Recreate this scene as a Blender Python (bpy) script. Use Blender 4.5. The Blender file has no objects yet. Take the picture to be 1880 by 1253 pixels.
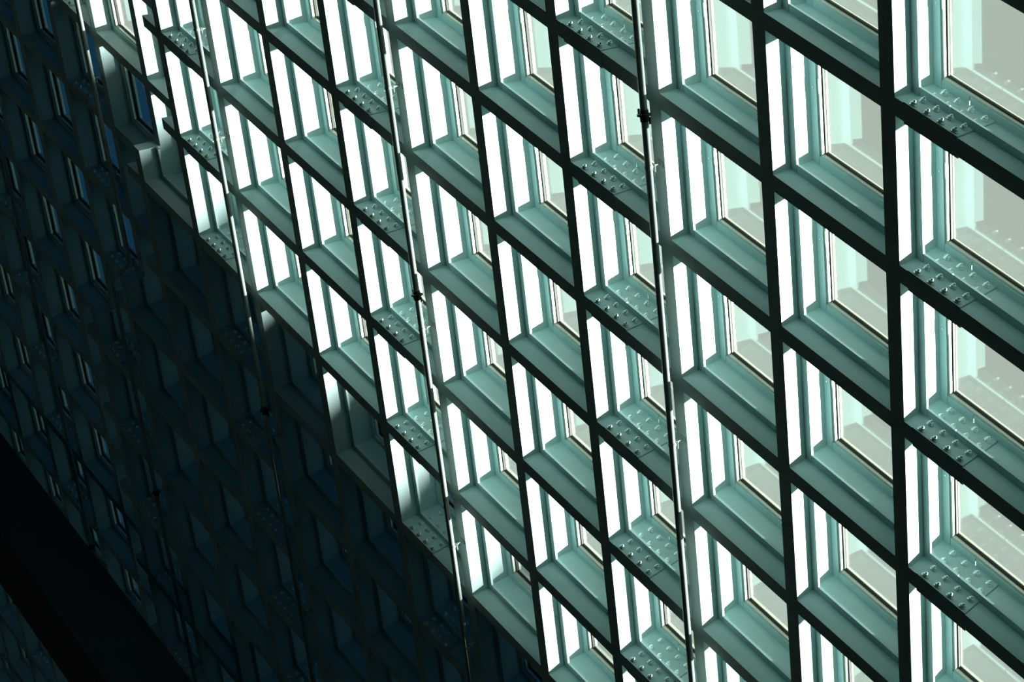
import bpy, bmesh, math, random
from mathutils import Vector, Matrix

# ---------------------------------------------------------------- frame of reference
# The facade is a 60 degree diamond grid.  A point of it is (i, j, d): i along the crossbars, j down the
# mullions, d outward from the inner face, in units of one diamond side (U metres).
U = 1.2
EI = Vector((0.665446, 0.593132, -0.453185)); EJ = Vector((0.11287, 0.946748, 0.301545))
EN = Vector((0.701951, -0.290768, 0.650168)); OO = Vector((2.190247, -1.39629, 7.900981))
FOCAL = 2534.65
TAU = math.radians(-6)
UP = ((EI - EJ).normalized() * math.cos(TAU) + EN * math.sin(TAU)).normalized()
YW = (EN - UP * EN.dot(UP)).normalized(); XW = YW.cross(UP)
ROT = Matrix((XW, YW, UP))
FLOOR = 31.5
CAM = Vector((0, 0, FLOOR * U))
def wv(v): return ROT @ v                     # direction
def W(i, j, d): return (ROT @ (OO + EI * i + EJ * j + EN * d)) * U + CAM
def L(i, j, d): return (ROT @ (EI * i + EJ * j + EN * d)) * U     # offset

scene = bpy.context.scene
COL = scene.collection
cd = bpy.data.cameras.new('camera'); cam = bpy.data.objects.new('camera', cd); COL.objects.link(cam)
cd.sensor_width = 36; cd.lens = 36 * FOCAL / 1880; cd.clip_end = 500
m = Matrix.Identity(4)
for c, v in enumerate((Vector((1, 0, 0)), Vector((0, -1, 0)), Vector((0, 0, -1)))):
    w = wv(v)
    for r in range(3): m[r][c] = w[r]
m.translation = CAM
cam.matrix_world = m
scene.camera = cam
scene.view_settings.view_transform = 'Standard'
scene.view_settings.look = 'None'
scene.view_settings.exposure = 0.0
scene.view_settings.gamma = 1.0

# sky
world = bpy.data.worlds.new('sky'); scene.world = world; world.use_nodes = True
bg = world.node_tree.nodes['Background']
bg.inputs[1].default_value = 0.12
# pale patch added to the sky to brighten shaded frames, deep blue elsewhere
wt = world.node_tree
wc = wt.nodes.new('ShaderNodeTexCoord'); wd = wt.nodes.new('ShaderNodeVectorMath'); wd.operation = 'DOT_PRODUCT'
wd.inputs[1].default_value = wv(Vector((0.935, 0.140, -0.290)).normalized())
wt.links.new(wc.outputs['Generated'], wd.inputs[0])
wm = wt.nodes.new('ShaderNodeMath'); wm.operation = 'MAXIMUM'; wm.inputs[1].default_value = 0.0; wt.links.new(wd.outputs['Value'], wm.inputs[0])
wp = wt.nodes.new('ShaderNodeMath'); wp.operation = 'POWER'; wp.inputs[1].default_value = 36.0; wt.links.new(wm.outputs[0], wp.inputs[0])
wx = wt.nodes.new('ShaderNodeMix'); wx.data_type = 'RGBA'; wx.inputs['A'].default_value = (0.05, 0.32, 0.72, 1); wx.inputs['B'].default_value = (1.6, 3.0, 2.5, 1)
wt.links.new(wp.outputs[0], wx.inputs['Factor']); wt.links.new(wx.outputs['Result'], bg.inputs[0])
# sun, coming in from outside through the panes
SUNV = EN + EI * 0.95 - EJ * 0.14
TO_SUN = SUNV.normalized()
sd = bpy.data.lights.new('sun', 'SUN'); sun = bpy.data.objects.new('sun', sd); COL.objects.link(sun)
sd.energy = 24.0; sd.angle = math.radians(0.6); sd.color = (1.0, 0.985, 0.94)
sun.rotation_euler = wv(TO_SUN).to_track_quat('Z', 'Y').to_euler()
sun.location = (0, 0, FLOOR * U + 10)

# ---------------------------------------------------------------- materials
def mat(name, col, rough=0.5, metal=0.0, noise=0.0, nscale=6, spec=0.5, bump=0.0):
    M = bpy.data.materials.new(name); M.use_nodes = True
    nt = M.node_tree; b = nt.nodes['Principled BSDF']
    b.inputs['Base Color'].default_value = (*col, 1); b.inputs['Roughness'].default_value = rough
    b.inputs['Metallic'].default_value = metal
    b.inputs['Specular IOR Level'].default_value = spec
    if noise or bump:
        tc = nt.nodes.new('ShaderNodeTexCoord'); nz = nt.nodes.new('ShaderNodeTexNoise')
        nz.inputs['Scale'].default_value = nscale; nz.inputs['Detail'].default_value = 6
        nt.links.new(tc.outputs['Object'], nz.inputs['Vector'])
        if noise:
            mx = nt.nodes.new('ShaderNodeMix'); mx.data_type = 'RGBA'
            mx.inputs['A'].default_value = (*[c * (1 - noise) for c in col], 1)
            mx.inputs['B'].default_value = (*[min(1, c * (1 + noise)) for c in col], 1)
            nt.links.new(nz.outputs['Fac'], mx.inputs['Factor']); nt.links.new(mx.outputs['Result'], b.inputs['Base Color'])
        if bump:
            bp = nt.nodes.new('ShaderNodeBump'); bp.inputs['Strength'].default_value = bump; bp.inputs['Distance'].default_value = 0.01
            nt.links.new(nz.outputs['Fac'], bp.inputs['Height']); nt.links.new(bp.outputs['Normal'], b.inputs['Normal'])
    return M
PAINT = mat('pale_teal_steel_paint', (0.46, 0.64, 0.635), 0.42, noise=0.05, nscale=5, bump=0.05)
ALU = mat('pale_aluminium', (0.74, 0.75, 0.66), 0.28, metal=0.5, noise=0.03)
RUBBER = mat('black_gasket', (0.012, 0.012, 0.010), 0.6)
SPACER = mat('cream_spacer', (0.80, 0.74, 0.55), 0.5)
BOLTM = mat('bolt_paint', (0.80, 0.92, 0.90), 0.25, metal=0.3)
PIPE = mat('grey_white_pipe', (0.40, 0.45, 0.42), 0.35)
IRON = mat('dark_cast_iron', (0.05, 0.06, 0.055), 0.45)
DARK = mat('charcoal_column_paint', (0.085, 0.083, 0.080), 0.8, noise=0.2, nscale=2)
ROOM = mat('dark_room_finish', (0.29, 0.32, 0.29), 0.8, noise=0.1)
BLOCKM = mat('shade_block_finish', (0.16, 0.15, 0.14), 0.9, noise=0.15)  # only for the unseen block added to shade the facade

GLASS = bpy.data.materials.new('meshed_glass'); GLASS.use_nodes = True
nt = GLASS.node_tree; nt.nodes.clear()
out = nt.nodes.new('ShaderNodeOutputMaterial')
tr = nt.nodes.new('ShaderNodeBsdfTransparent'); tr.inputs[0].default_value = (0.92, 0.98, 0.97, 1)
tl = nt.nodes.new('ShaderNodeBsdfTranslucent'); tl.inputs[0].default_value = (0.74, 0.79, 0.66, 1)
gl = nt.nodes.new('ShaderNodeBsdfGlossy'); gl.inputs['Roughness'].default_value = 0.0; gl.inputs[0].default_value = (0.80, 0.92, 0.88, 1)
# fine woven mesh laminated in the pane: small grid of wires
tc = nt.nodes.new('ShaderNodeTexCoord')
wa = nt.nodes.new('ShaderNodeTexWave'); wa.inputs['Scale'].default_value = 36; wa.bands_direction = 'X'
wb = nt.nodes.new('ShaderNodeTexWave'); wb.inputs['Scale'].default_value = 36; wb.bands_direction = 'Z'
nt.links.new(tc.outputs['Object'], wa.inputs[0]); nt.links.new(tc.outputs['Object'], wb.inputs[0])
mm = nt.nodes.new('ShaderNodeMath'); mm.operation = 'MAXIMUM'
nt.links.new(wa.outputs['Fac'], mm.inputs[0]); nt.links.new(wb.outputs['Fac'], mm.inputs[1])
mr = nt.nodes.new('ShaderNodeMapRange'); mr.inputs['To Min'].default_value = 0.03; mr.inputs['To Max'].default_value = 0.085
nt.links.new(mm.outputs[0], mr.inputs[0])
m1 = nt.nodes.new('ShaderNodeMixShader'); nt.links.new(mr.outputs[0], m1.inputs[0]); nt.links.new(tr.outputs[0], m1.inputs[1]); nt.links.new(tl.outputs[0], m1.inputs[2])
ge = nt.nodes.new('ShaderNodeNewGeometry')
dp = nt.nodes.new('ShaderNodeVectorMath'); dp.operation = 'DOT_PRODUCT'
nt.links.new(ge.outputs['Normal'], dp.inputs[0]); nt.links.new(ge.outputs['Incoming'], dp.inputs[1])
ab = nt.nodes.new('ShaderNodeMath'); ab.operation = 'ABSOLUTE'; nt.links.new(dp.outputs['Value'], ab.inputs[0])
om = nt.nodes.new('ShaderNodeMath'); om.operation = 'SUBTRACT'; om.inputs[0].default_value = 1.0; nt.links.new(ab.outputs[0], om.inputs[1])
pw = nt.nodes.new('ShaderNodeMath'); pw.operation = 'POWER'; pw.inputs[1].default_value = 5.0; nt.links.new(om.outputs[0], pw.inputs[0])
ad = nt.nodes.new('ShaderNodeMath'); ad.operation = 'MULTIPLY_ADD'; ad.use_clamp = True; ad.inputs[1].default_value = 0.88; ad.inputs[2].default_value = 0.12
nt.links.new(pw.outputs[0], ad.inputs[0])
m2 = nt.nodes.new('ShaderNodeMixShader'); nt.links.new(ad.outputs[0], m2.inputs[0]); nt.links.new(m1.outputs[0], m2.inputs[1]); nt.links.new(gl.outputs[0], m2.inputs[2])
nt.links.new(m2.outputs[0], out.inputs[0])

# ---------------------------------------------------------------- builders
def box(bm, i0, i1, j0, j1, d0, d1):
    vs = [bm.verts.new(L(i, j, d)) for d in (d0, d1) for j in (j0, j1) for i in (i0, i1)]
    for f in ((0, 1, 3, 2), (4, 6, 7, 5), (0, 4, 5, 1), (2, 3, 7, 6), (0, 2, 6, 4), (1, 5, 7, 3)):
        bm.faces.new([vs[k] for k in f])
def ring(bm, o, n_, d0, d1):
    """picture-frame shape: outer rectangle o=(i0,i1,j0,j1), inner n_"""
    def q(r, d): return [bm.verts.new(L(i, j, d)) for i, j in ((r[0], r[2]), (r[1], r[2]), (r[1], r[3]), (r[0], r[3]))]
    A, B, C, D = q(o, d0), q(n_, d0), q(o, d1), q(n_, d1)
    for k in range(4):
        l = (k + 1) % 4
        bm.faces.new((A[k], A[l], B[l], B[k])); bm.faces.new((C[k], D[k], D[l], C[l]))
        bm.faces.new((A[k], C[k], C[l], A[l])); bm.faces.new((B[k], B[l], D[l], D[k]))
def mesh(name, fill, material, smooth=False):
    bm = bmesh.new(); fill(bm); bmesh.ops.recalc_face_normals(bm, faces=bm.faces)
    me = bpy.data.meshes.new(name); bm.to_mesh(me); bm.free(); me.materials.append(material)
    if smooth:
        for p in me.polygons: p.use_smooth = True
    return me
def link(name, me, parent=None, loc=None):
    o = bpy.data.objects.new(name, me); COL.objects.link(o)
    if parent is not None: o.parent = parent
    if loc is not None: o.location = loc
    return o
def tag(o, label, cat, group=None):
    o['label'] = label; o['category'] = cat; o['kind'] = 'thing'
    if group: o['group'] = group
def tube(bm, pts, r, seg=16, caps=True):
    rings = []
    up0 = wv(EN)
    for k, p in enumerate(pts):
        a = pts[max(0, k - 1)]; b = pts[min(len(pts) - 1, k + 1)]
        t = (b - a).normalized(); s = t.cross(up0).normalized(); u = s.cross(t)
        rings.append([bm.verts.new(p + (s * math.cos(2 * math.pi * q / seg) + u * math.sin(2 * math.pi * q / seg)) * r) for q in range(seg)])
    for a, b in zip(rings, rings[1:]):
        for q in range(seg): bm.faces.new((a[q], a[(q + 1) % seg], b[(q + 1) % seg], b[q]))
    if caps: bm.faces.new(rings[0]); bm.faces.new(rings[-1])
def lathe(bm, base, axis, prof, seg=10):
    axis = axis.normalized(); s = axis.orthogonal().normalized(); u = axis.cross(s)
    rings = [[bm.verts.new(base + axis * h + (s * math.cos(2 * math.pi * q / seg) + u * math.sin(2 * math.pi * q / seg)) * r) for q in range(seg)] for h, r in prof]
    for a, b in zip(rings, rings[1:]):
        for q in range(seg): bm.faces.new((a[q], a[(q + 1) % seg], b[(q + 1) % seg], b[q]))
    bm.faces.new(rings[0]); bm.faces.new(rings[-1])

# section of a member (oblique thickness DL = 0.107 side)
DL = 0.107
R1, R2 = 0.053, 0.052         # flange lip towards the upper right of a cell
RU = 0.004                    # lip on the far side
D1, T1 = 0.192, 0.214         # double flange between inner and outer beam
D2, T2 = 0.450, 0.466         # outer flange
DB = 0.255                    # inner face of the outer beam where no inner beam is bolted on
START = {-9: 3.68, -10: 5.68, -11: 7.68, -12: 8.68}
def has_front(i, j):
    if i >= -8: return True
    return i in START and j >= START[i]
def project(i, j, d):
    q = OO + EI * i + EJ * j + EN * d
    return (FOCAL * q.x / q.z + 940, FOCAL * q.y / q.z + 626.5)
def in_frame(i, j, d=0.2, mrg=0):
    x, y = project(i, j, d); return -mrg < x < 1880 + mrg and -mrg < y < 1253 + mrg

# cells to build: those in view and a border of about one cell around them
POLY = [(-13.51, 5.86), (0.72, -0.85), (0.72, 3.42), (-19.96, 20.13)]
def grow(poly, mrg):
    # work in a metric (h, v) frame of the grid
    P = [Vector((a + b * 0.5, b * 0.8660254)) for a, b in poly]
    cx = sum(P, Vector((0, 0))) / len(P); outp = []
    n = len(P)
    for k in range(n):
        a, b, c = P[k - 1], P[k], P[(k + 1) % n]
        def off(p, q):
            t = (q - p).normalized(); nn = Vector((t.y, -t.x))
            if nn.dot(p - cx) < 0: nn = -nn
            return p + nn * mrg, t
        (p1, t1), (p2, t2) = off(a, b), off(b, c)
        den = t1.x * t2.y - t1.y * t2.x
        s = ((p2 - p1).x * t2.y - (p2 - p1).y * t2.x) / den
        outp.append(p1 + t1 * s)
    return [(p.x - p.y / 0.8660254 * 0.5, p.y / 0.8660254) for p in outp]
def inside(poly, i, j):
    sgn = None
    for k in range(len(poly)):
        (x0, y0), (x1, y1) = poly[k], poly[(k + 1) % len(poly)]
        c = (x1 - x0) * (j - y0) - (y1 - y0) * (i - x0)
        if sgn is None: sgn = c > 0
        elif (c > 0) != sgn: return False
    return True
HOLE = grow(POLY, 1.8)
AREA = grow(POLY, 2.4)
cells = [(i, j) for i in range(-26, 5) for j in range(-6, 30) if inside(AREA, i + 0.45, j - 0.45)]
cellset = set(cells)
cols = sorted({i for i, j in cells})

ORD = ['zeroth', 'first', 'second', 'third', 'fourth', 'fifth', 'sixth', 'seventh', 'eighth', 'ninth', 'tenth', 'eleventh',
       'twelfth', 'thirteenth', 'fourteenth', 'fifteenth', 'sixteenth', 'seventeenth', 'eighteenth', 'nineteenth', 'twentieth']
def bay(i):
    if i >= 0: return 'in the bay at the right edge'
    if i == -1: return 'second bay right of first pipe from right'
    if i <= -17: return '%s bay left of fifth pipe from right' % ORD[-i - 14]
    q = (-i - 2) % 3; k = (-i - 2) // 3 + 1
    if q == 0: return 'in bay just right of %s pipe from right' % ORD[k]
    if q == 1: return 'in bay just left of %s pipe from right' % ORD[k]
    return 'second bay left of %s pipe from right' % ORD[k]
def shade_line(i): return 5.77 + (i + 9.0) * 0.27      # above this j the sun reaches the members
def light_word(i, j):
    t = shade_line(i)
    return 'sunlit' if j < t - 0.35 else ('half-shaded' if j < t + 0.45 else 'shadowed')

# ---------------------------------------------------------------- mullions (long members)
def mull_name(i):
    if i in (-2, -5, -8, -11, -14): return 'teal steel mullion right behind the %s pipe from the right' % ORD[(-i - 2) // 3 + 1]
    if i == 1: return 'teal steel mullion just entering the view at the upper right corner'
    if i in (0, -1): return 'long teal steel mullion, %s one right of the first pipe from the right' % ORD[i + 2]
    if i > 1: return None
    if i <= -15: return 'shadowed teal mullion, %s one left of the fifth pipe from the right' % ORD[-i - 14]
    q = (-i - 2) % 3; k = (-i - 2) // 3 + 1
    return 'long teal steel mullion, %s one left of the %s pipe from the right' % (ORD[q], ORD[k])
screw_me = mesh('screw', lambda bm: lathe(bm, Vector((0, 0, 0)), -wv(EN), [(0, .011), (.003, .011), (.007, .009), (.010, .005)], 8), BOLTM, True)
for i in range(min(cols), max(cols) + 2):
    js = [j for a, j in cells if a in (i, i - 1)]
    if not js: continue
    j0, j1 = min(js) - 1.0, max(js) + 0.6
    o = link('steel_mullion', None); o.location = W(i, j0, 0)
    s = START.get(i, -99 if i >= -8 else 999)
    fs = max(j0, s)
    has = fs < j1
    if has:
        link('inner_beam', mesh('inner_beam', lambda bm: box(bm, -DL, 0, fs - j0, j1 - j0, 0, D1), PAINT), o)
        link('middle_flange', mesh('middle_flange', lambda bm: box(bm, -DL - RU, R1, fs - j0, j1 - j0, D1, T1), PAINT), o)
    def rear(bm):
        if has: box(bm, -DL, 0, fs - j0, j1 - j0, T1, D2)
        if fs > j0: box(bm, -DL, 0, 0, min(fs, j1) - j0, DB, D2)
    link('outer_beam', mesh('outer_beam', rear, PAINT), o)
    fl = link('outer_flange', mesh('outer_flange', lambda bm: box(bm, -DL - RU, R2, 0, j1 - j0, D2, T2), PAINT), o)
    for j in range(-8, 30):
        if in_frame(i, j + 0.515, 0.46) and j0 < j + 0.515 < j1 and i >= -7:
            link('screw', screw_me, fl, L(0.026, j + 0.515 - j0, D2))
    vis = [0.25 * q for q in range(int(j0 * 4), int(j1 * 4)) if in_frame(i, 0.25 * q, 0.1)]
    nm = mull_name(i)
    lab = nm if (vis and nm) else 'teal steel mullion beyond the edge of the view'
    tag(o, lab, 'mullion', 'long steel mullions of the diamond grid')

# ---------------------------------------------------------------- crossbars
def B(bm, i0, i1, d0, d1): box(bm, i0, i1, 0, DL, d0, d1)
E1 = 1 - DL
SP = 0.44
def f_inner(bm): B(bm, 0, E1, 0, D1)
def f_inner_s(bm): B(bm, 0, SP, 0, D1); B(bm, SP + 0.005, E1, 0, D1)
def rib(bm, i0, i1, d0, d1, r): box(bm, i0, i1, -r, DL + RU, d0, d1)
def f_mid(bm): rib(bm, R1 + .004, E1 - RU, D1, T1, R1)
def f_mid_s(bm): rib(bm, R1 + .004, 0.268, D1, T1, R1); rib(bm, 0.276, E1 - RU, D1, T1, R1)
def f_out(bm): B(bm, 0, E1, T1, D2)
def f_out_s(bm): B(bm, 0, SP, T1, D2); B(bm, SP + .005, E1, T1, D2)
def f_outb(bm): B(bm, 0, E1, DB, D2)
def f_outb_s(bm): B(bm, 0, SP, DB, D2); B(bm, SP + .005, E1, DB, D2)
def f_fl(bm): rib(bm, R2 + .003, E1 - RU, D2, T2, R2)
def f_fl_s(bm): rib(bm, R2 + .003, 0.252, D2, T2, R2); rib(bm, 0.260, E1 - RU, D2, T2, R2)
def f_stub(bm): box(bm, 1 - 0.345, E1, 0, DL, 0, D1)
def f_stubm(bm): box(bm, 1 - 0.345, E1 - RU, -R1, DL + RU, D1, T1)
PT = 0.006
def f_plate_in(bm):
    for j0, j1 in ((-PT, 0), (DL, DL + PT + .006)): box(bm, 0.06, SP, j0, j1, 0.000, D1)
def f_plate_out(bm):
    for j0, j1 in ((-PT, 0), (DL, DL + PT)): box(bm, 0.062, SP, j0, j1, T1, D2)
def f_plate_outb(bm):
    for j0, j1 in ((-PT, 0), (DL, DL + PT)): box(bm, 0.062, SP, j0, j1, DB, D2)
ME = {k: mesh(n, f, PAINT) for k, n, f in (
    ('inner', 'inner_beam', f_inner), ('inner_s', 'inner_beam', f_inner_s), ('mid', 'middle_flange', f_mid), ('mid_s', 'middle_flange', f_mid_s),
    ('out', 'outer_beam', f_out), ('out_s', 'outer_beam', f_out_s), ('outb', 'outer_beam', f_outb), ('outb_s', 'outer_beam', f_outb_s),
    ('fl', 'outer_flange', f_fl), ('fl_s', 'outer_flange', f_fl_s), ('stub', 'inner_beam_stub', f_stub), ('stubm', 'middle_flange', f_stubm),
    ('pin', 'splice_plate', f_plate_in), ('pout', 'splice_plate', f_plate_out), ('poutb', 'splice_plate', f_plate_outb))}
# direction square to the shelf, pointing up out of it
UPB = wv(EI.cross(EN)); UPB = UPB if UPB.dot(wv(-EJ)) > 0 else -UPB
def bolt_fill(bm):
    lathe(bm, Vector((0, 0, 0)), UPB, [(0, .030), (.005, .030), (.0052, .0235), (.019, .0230), (.024, .019), (.027, .012), (.0275, .011), (.036, .010), (.039, .006)], 12)
bolt_me = mesh('bolt', bolt_fill, BOLTM, True)
BI = [0.108 + 0.097 * k for k in range(4)]
rows = {}
for i, j in cells:
    if in_frame(i + 0.45, j, 0.1): rows.setdefault(i, []).append(j)
for i, j in cells:
    spl = (i % 3 == 0)
    s = '_s' if spl else ''
    o = link('steel_crossbar', None); o.location = W(i, j, 0)
    full = has_front(i, j) and has_front(i + 1, j)
    stub = has_front(i + 1, j) and not has_front(i, j)
    if full:
        link('inner_beam', ME['inner' + s], o); link('middle_flange', ME['mid' + s], o); link('outer_beam', ME['out' + s], o)
    else:
        link('outer_beam', ME['outb' + s], o)
        if stub: link('inner_beam_stub', ME['stub'], o)
    link('outer_flange', ME['fl' + s], o)
    if spl and in_frame(i + 0.3, j, 0.2, 60):
        dr = ((0.034, 0.140) if full else ()) + ((0.268, 0.385) if full else (0.30, 0.40))
        if full: pi = link('splice_plate', ME['pin'], o)
        po = link('splice_plate', ME['pout' if full else 'poutb'], o)
        for d in dr:
            par = pi if (full and d < 0.2) else po
            for b in BI: link('bolt', bolt_me, par, L(b, -PT, d))
    lw = light_word(i + .3, j)
    if in_frame(i + 0.45, j, 0.1):
        k = sorted(rows[i]).index(j) + 1
        lab = '%s%s crossbar, %s from top, %s' % (lw, ' bolted' if spl else ' plain', ORD[k], bay(i))
    else: lab = '%s teal crossbar beyond the edge of the view' % lw
    tag(o, lab, 'crossbar', 'steel crossbars of the diamond grid')

# ---------------------------------------------------------------- panes
FO = 0.016
def ins(r, x):
    y = x if x < 0 else x * 0.35
    return (r[0] + x, r[1] - y, r[2] + y, r[3] - x)
cellr = (0, E1, -1 + DL, 0)
open2 = (R2, E1 - RU, -1 + DL + RU, -R2)
def w_frame(bm): ring(bm, ins(open2, -.012), ins(open2, FO), T2 + .001, T2 + .032)
def w_gasket(bm): ring(bm, ins(open2, -.006), ins(open2, FO + .009), T2 + .032, T2 + .053)
def w_spacer(bm): ring(bm, ins(open2, FO), ins(open2, FO + .013), T2 + .0595, T2 + .070)
def w_glass(bm): r = ins(open2, FO - .004); box(bm, r[0], r[1], r[2], r[3], T2 + .053, T2 + .059)
def w_cap(bm): ring(bm, ins(open2, -.012), ins(open2, FO - .004), T2 + .0595, T2 + .10)
def w_clip(bm): box(bm, R2 + .003, R2 + .016, -.555, -.462, T2 - .004, T2 + .002)
WM = {'frame': mesh('frame', w_frame, ALU), 'gasket': mesh('gasket', w_gasket, RUBBER), 'spacer': mesh('spacer_bar', w_spacer, SPACER),
      'glass': mesh('glass', w_glass, GLASS), 'clip': mesh('clip', w_clip, ALU), 'cap': mesh('outer_cap', w_cap, ALU)}
wrows = {}
for i, j in cells:
    if in_frame(i + 0.5, j - 0.5, 0.45): wrows.setdefault(i, []).append(j)
for i, j in cells:
    o = link('glazing_unit', None); o.location = W(i, j, 0)
    for n, k in (('frame', 'frame'), ('gasket', 'gasket'), ('spacer_bar', 'spacer'), ('glass', 'glass'), ('outer_cap', 'cap'), ('clip', 'clip')):
        link(n, WM[k], o)
    lw = light_word(i + .5, j - .5)
    if in_frame(i + 0.5, j - 0.5, 0.45):
        k = sorted(wrows[i]).index(j) + 1
        lab = '%s diamond pane, %s from top, %s' % (lw, ORD[k], bay(i))
    else: lab = '%s diamond window pane beyond the edge of the view' % lw
    tag(o, lab, 'window', 'diamond glass panes of the facade')

# ---------------------------------------------------------------- vertical pipes with clamps and couplings
PR = 0.0250 * U
SO = 0.130       # stand-off of the pipe centre from the steel
def clamp_fill(bm):
    # split ring round the pipe, a lug and a threaded rod with nuts running to the mullion face
    ax = wv(EJ).normalized()
    lathe(bm, L(0, -0.012, 0), ax, [(0, PR * 1.0), (0.0005, PR * 1.16), (0.026, PR * 1.16), (0.0265, PR * 1.0)], 16)
    a = L(0, 0, PR / U * 0.9); b = L(0, 0, SO - 0.001)
    tube(bm, [a, b], 0.0055, 8)
    for q in (0.040, 0.060):
        lathe(bm, L(0, 0, q), b - a, [(0, .013), (.010, .013)], 6)
    for sg in (-1, 1): tube(bm, [L(-0.004, sg * 0.012, 0.036), L(0.030, sg * 0.012, 0.036)], 0.005, 8)
    tube(bm, [L(0.028, -0.026, 0.036), L(0.028, 0.026, 0.036)], 0.006, 8)
    box(bm, -0.024, 0.024, -0.020, 0.020, SO - 0.007, SO - 0.0005)
clamp_me = mesh('clamp', clamp_fill, PIPE)
def coupling_fill(bm):
    ax = wv(EJ).normalized()
    lathe(bm, L(0, -0.045, 0), ax, [(0, PR * 1.02), (.002, PR * 1.2), (.030, PR * 1.22), (.034, PR * 1.95), (.050, PR * 2.0), (.056, PR * 1.3), (.095, PR * 1.2), (.098, PR * 1.02)], 20)
    for sg in (-1, 1):
        c = L(0.052 * sg, 0, 0)
        lathe(bm, c - ax * 0.028, ax, [(0, .010), (.056, .010)], 6)
coupling_me = mesh('coupling', coupling_fill, IRON, False)
PO = -0.040
for k, i in enumerate((-2, -5, -8, -11, -14)):
    js = [j for a, j in cells if a == i]
    j0, j1 = min(js) - 0.8, max(js) + 0.4
    base = -SO; rear_b = DB - SO
    o = link('vertical_pipe', None); o.location = W(i + PO, j0, 0)
    if i >= -8: pts = [L(0, 0, base), L(0, j1 - j0, base)]
    elif i == -14: pts = [L(0, 0, rear_b), L(0, j1 - j0, rear_b)]
    else:
        b = 7.50 - j0
        pts = [L(0, 0, rear_b)] + [L(0, b + 0.16 * (q / 8), rear_b + (base - rear_b) * (0.5 - 0.5 * math.cos(math.pi * q / 8))) for q in range(9)] + [L(0, j1 - j0, base)]
    link('pipe_run', mesh('pipe_run', lambda bm: tube(bm, pts, PR, 20), PIPE, True), o)
    for j in range(-3, 25):
        jj = j + 0.49
        dd = base if (i >= -8 or (i == -11 and jj > 7.7)) else rear_b
        if j0 < jj < j1 and in_frame(i + PO, jj, dd) and (i, j) not in ((-2, 0), (-2, 2), (-2, 4), (-5, 3), (-5, 5), (-8, 5), (-8, 6)):
            link('clamp', clamp_me, o, L(0, jj - j0, dd))
    cj = {-2: 1.15, -5: 4.20, -8: 7.20, -11: 10.20, -14: 13.20}[i]
    dd = base if i >= -11 else rear_b
    link('coupling', coupling_me, o, L(0, cj - j0, dd))
    tag(o, 'pale vertical pipe running down the facade, %s pipe from the right' % ORD[k + 1], 'pipe', 'vertical pipes in front of the mullions')

ZC = (FLOOR + 3.0) * U
# ---------------------------------------------------------------- inclined column at the lower left
CK = 1.373
P2 = Vector((-3.567354, 2.250211, 11.0)) * CK
AX = Vector(((-1861 - 940) / FOCAL, (-1626 - 626.5) / FOCAL, 1)).normalized()
e1 = AX.cross(P2).normalized(); e2 = AX.cross(e1)
th = math.radians(208)
ca = e1 * math.cos(th) + e2 * math.sin(th); cb = -e1 * math.sin(th) + e2 * math.cos(th)
def colpt(t, a, b): return wv(P2 + AX * t + ca * a + cb * b) * U + CAM
def f_col(bm):
    q = [(0, 0), (0.585 * CK, 0), (0.585 * CK, 0.50 * CK), (0, 0.50 * CK)]
    zz = colpt(1, 0, 0).z - colpt(0, 0, 0).z
    ta = (ZC - 0.02 - colpt(0, 0, 0).z) / zz; tb = (0.02 - colpt(0, 0, 0).z) / zz
    def cut(t, p):
        c = colpt(t, *p); return c + wv(AX) * U * ((colpt(t, 0, 0).z - c.z) / zz)
    A = [bm.verts.new(cut(ta, p)) for p in q]; Bv = [bm.verts.new(cut(tb, p)) for p in q]
    bm.faces.new(A); bm.faces.new(Bv)
    for k in range(4): bm.faces.new((A[k], A[(k + 1) % 4], Bv[(k + 1) % 4], Bv[k]))
    bmesh.ops.bevel(bm, geom=[e for e in bm.edges if e.calc_length() > 10], offset=0.012, segments=2, affect='EDGES')
c = link('inclined_column', mesh('inclined_column', f_col, DARK))
tag(c, 'black square steel column slanting across the dark lower left corner', 'column')

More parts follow.
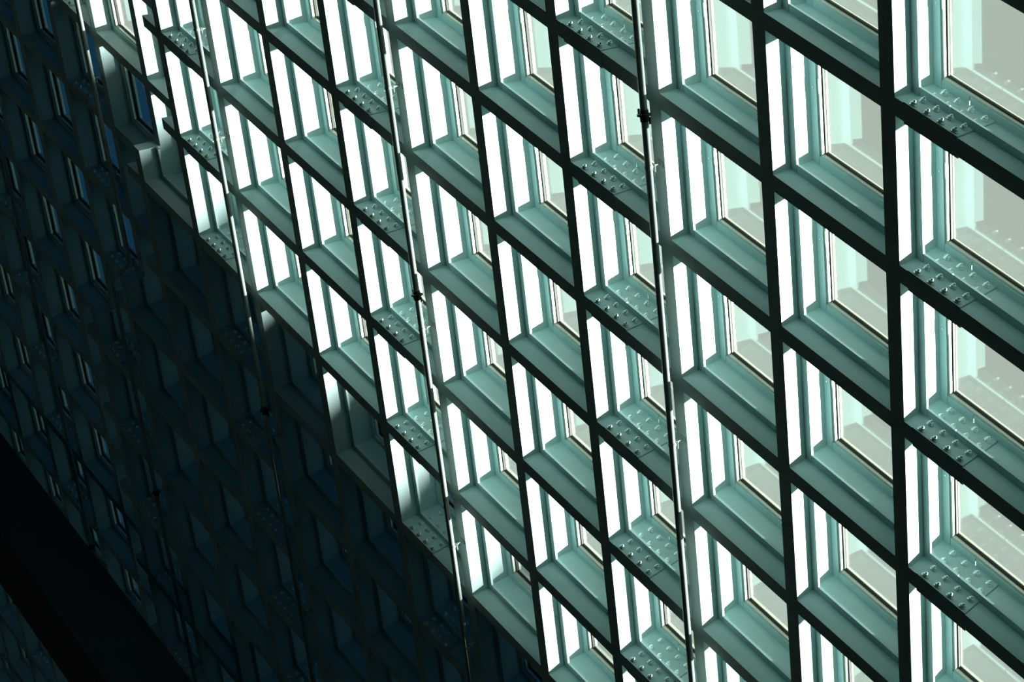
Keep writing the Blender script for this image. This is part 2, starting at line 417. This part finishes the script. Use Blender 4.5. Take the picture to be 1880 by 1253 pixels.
# ---------------------------------------------------------------- the room behind the camera and the wall round the grid
def struct(name, me):
    o = link(name, me); o['kind'] = 'structure'; return o
def facade_pt(h, z, off=0.0):
    """point in the facade plane from horizontal distance h (m) and height z (m), off metres outward"""
    p0 = W(0, 0, 0.60)
    hv = wv((EI + EJ).normalized()); vv = wv((EI - EJ).normalized())
    s = (z - p0.z) / vv.z
    return p0 + hv * h + vv * s + wv(EN) * off
hv = wv((EI + EJ).normalized())
p0 = W(0, 0, 0.60)
hs = [(W(i, j, 0.6) - p0).dot(hv) for i, j in AREA]
H0, H1 = min(hs) - 12, max(hs) + 12
ZC = (FLOOR + 3.0) * U
def wall_fill(bm):
    hole = [W(i, j, 0.60) for i, j in HOLE]
    outer = [facade_pt(H0, 0), facade_pt(H0, ZC), facade_pt(H1, ZC), facade_pt(H1, 0)]
    # order hole to match outer by angle
    cen = sum(hole, Vector()) / 4
    vv = wv((EI - EJ).normalized())
    ang = lambda p: math.atan2((p - cen).dot(vv), (p - cen).dot(hv))
    hole.sort(key=ang); outer.sort(key=ang)
    for off in (0.0, 0.25):
        hq = [bm.verts.new(p + wv(EN) * off) for p in hole]; oq = [bm.verts.new(p + wv(EN) * off) for p in outer]
        for k in range(4): bm.faces.new((hq[k], hq[(k + 1) % 4], oq[(k + 1) % 4], oq[k]))
        if off == 0: h_, o_ = hq, oq
        else:
            for k in range(4):
                bm.faces.new((h_[k], h_[(k + 1) % 4], hq[(k + 1) % 4], hq[k])); bm.faces.new((o_[k], o_[(k + 1) % 4], oq[(k + 1) % 4], oq[k]))
struct('wall_facade', mesh('wall_facade', wall_fill, ROOM))
depth = 26.0
fa, fb = facade_pt(H0, 0), facade_pt(H1, 0)
ca_, cb_ = facade_pt(H0, ZC), facade_pt(H1, ZC)
yb = min(fa.y, ca_.y) - depth
def slab(name, pts, n):
    def fl(bm):
        a = [bm.verts.new(p) for p in pts]; b = [bm.verts.new(p + n) for p in pts]
        bm.faces.new(a); bm.faces.new(b)
        for k in range(4): bm.faces.new((a[k], a[(k + 1) % 4], b[(k + 1) % 4], b[k]))
    return struct(name, mesh(name, fl, ROOM))
def at(p, y, z=None): return Vector((p.x, y, p.z if z is None else z))
slab('floor', [fa, fb, at(fb, yb), at(fa, yb)], Vector((0, 0, -0.3)))
slab('ceiling', [ca_, cb_, at(cb_, yb), at(ca_, yb)], Vector((0, 0, 0.3)))
slab('wall_back', [at(fa, yb), at(fb, yb), at(cb_, yb), at(ca_, yb)], Vector((0, -0.3, 0)))
slab('wall_left', [fa, ca_, at(ca_, yb), at(fa, yb)], (fa - fb).normalized() * 0.3)
slab('wall_right', [fb, cb_, at(cb_, yb), at(fb, yb)], (fb - fa).normalized() * 0.3)

# unseen block added sunward, its edge shaped to shade the lower facade
def sun_pt(i, j, dist): return W(i, j, 0.1) + wv(SUNV) * dist * U
def block_fill(bm):
    a, b = (-42.0, shade_line(-42.0)), (2.0, shade_line(2.0))
    q = [sun_pt(a[0], a[1], 34), sun_pt(b[0], b[1], 34), sun_pt(b[0] + 0, b[1] + 44, 34), sun_pt(a[0], a[1] + 44, 34)]
    back = wv(SUNV) * 8 * U + wv(EJ) * 1.0
    A = [bm.verts.new(p) for p in q]; Bv = [bm.verts.new(p + back) for p in q]
    bm.faces.new(A); bm.faces.new(Bv)
    for k in range(4): bm.faces.new((A[k], A[(k + 1) % 4], Bv[(k + 1) % 4], Bv[k]))
blocker = struct('shade_block', mesh('shade_block', block_fill, BLOCKM))
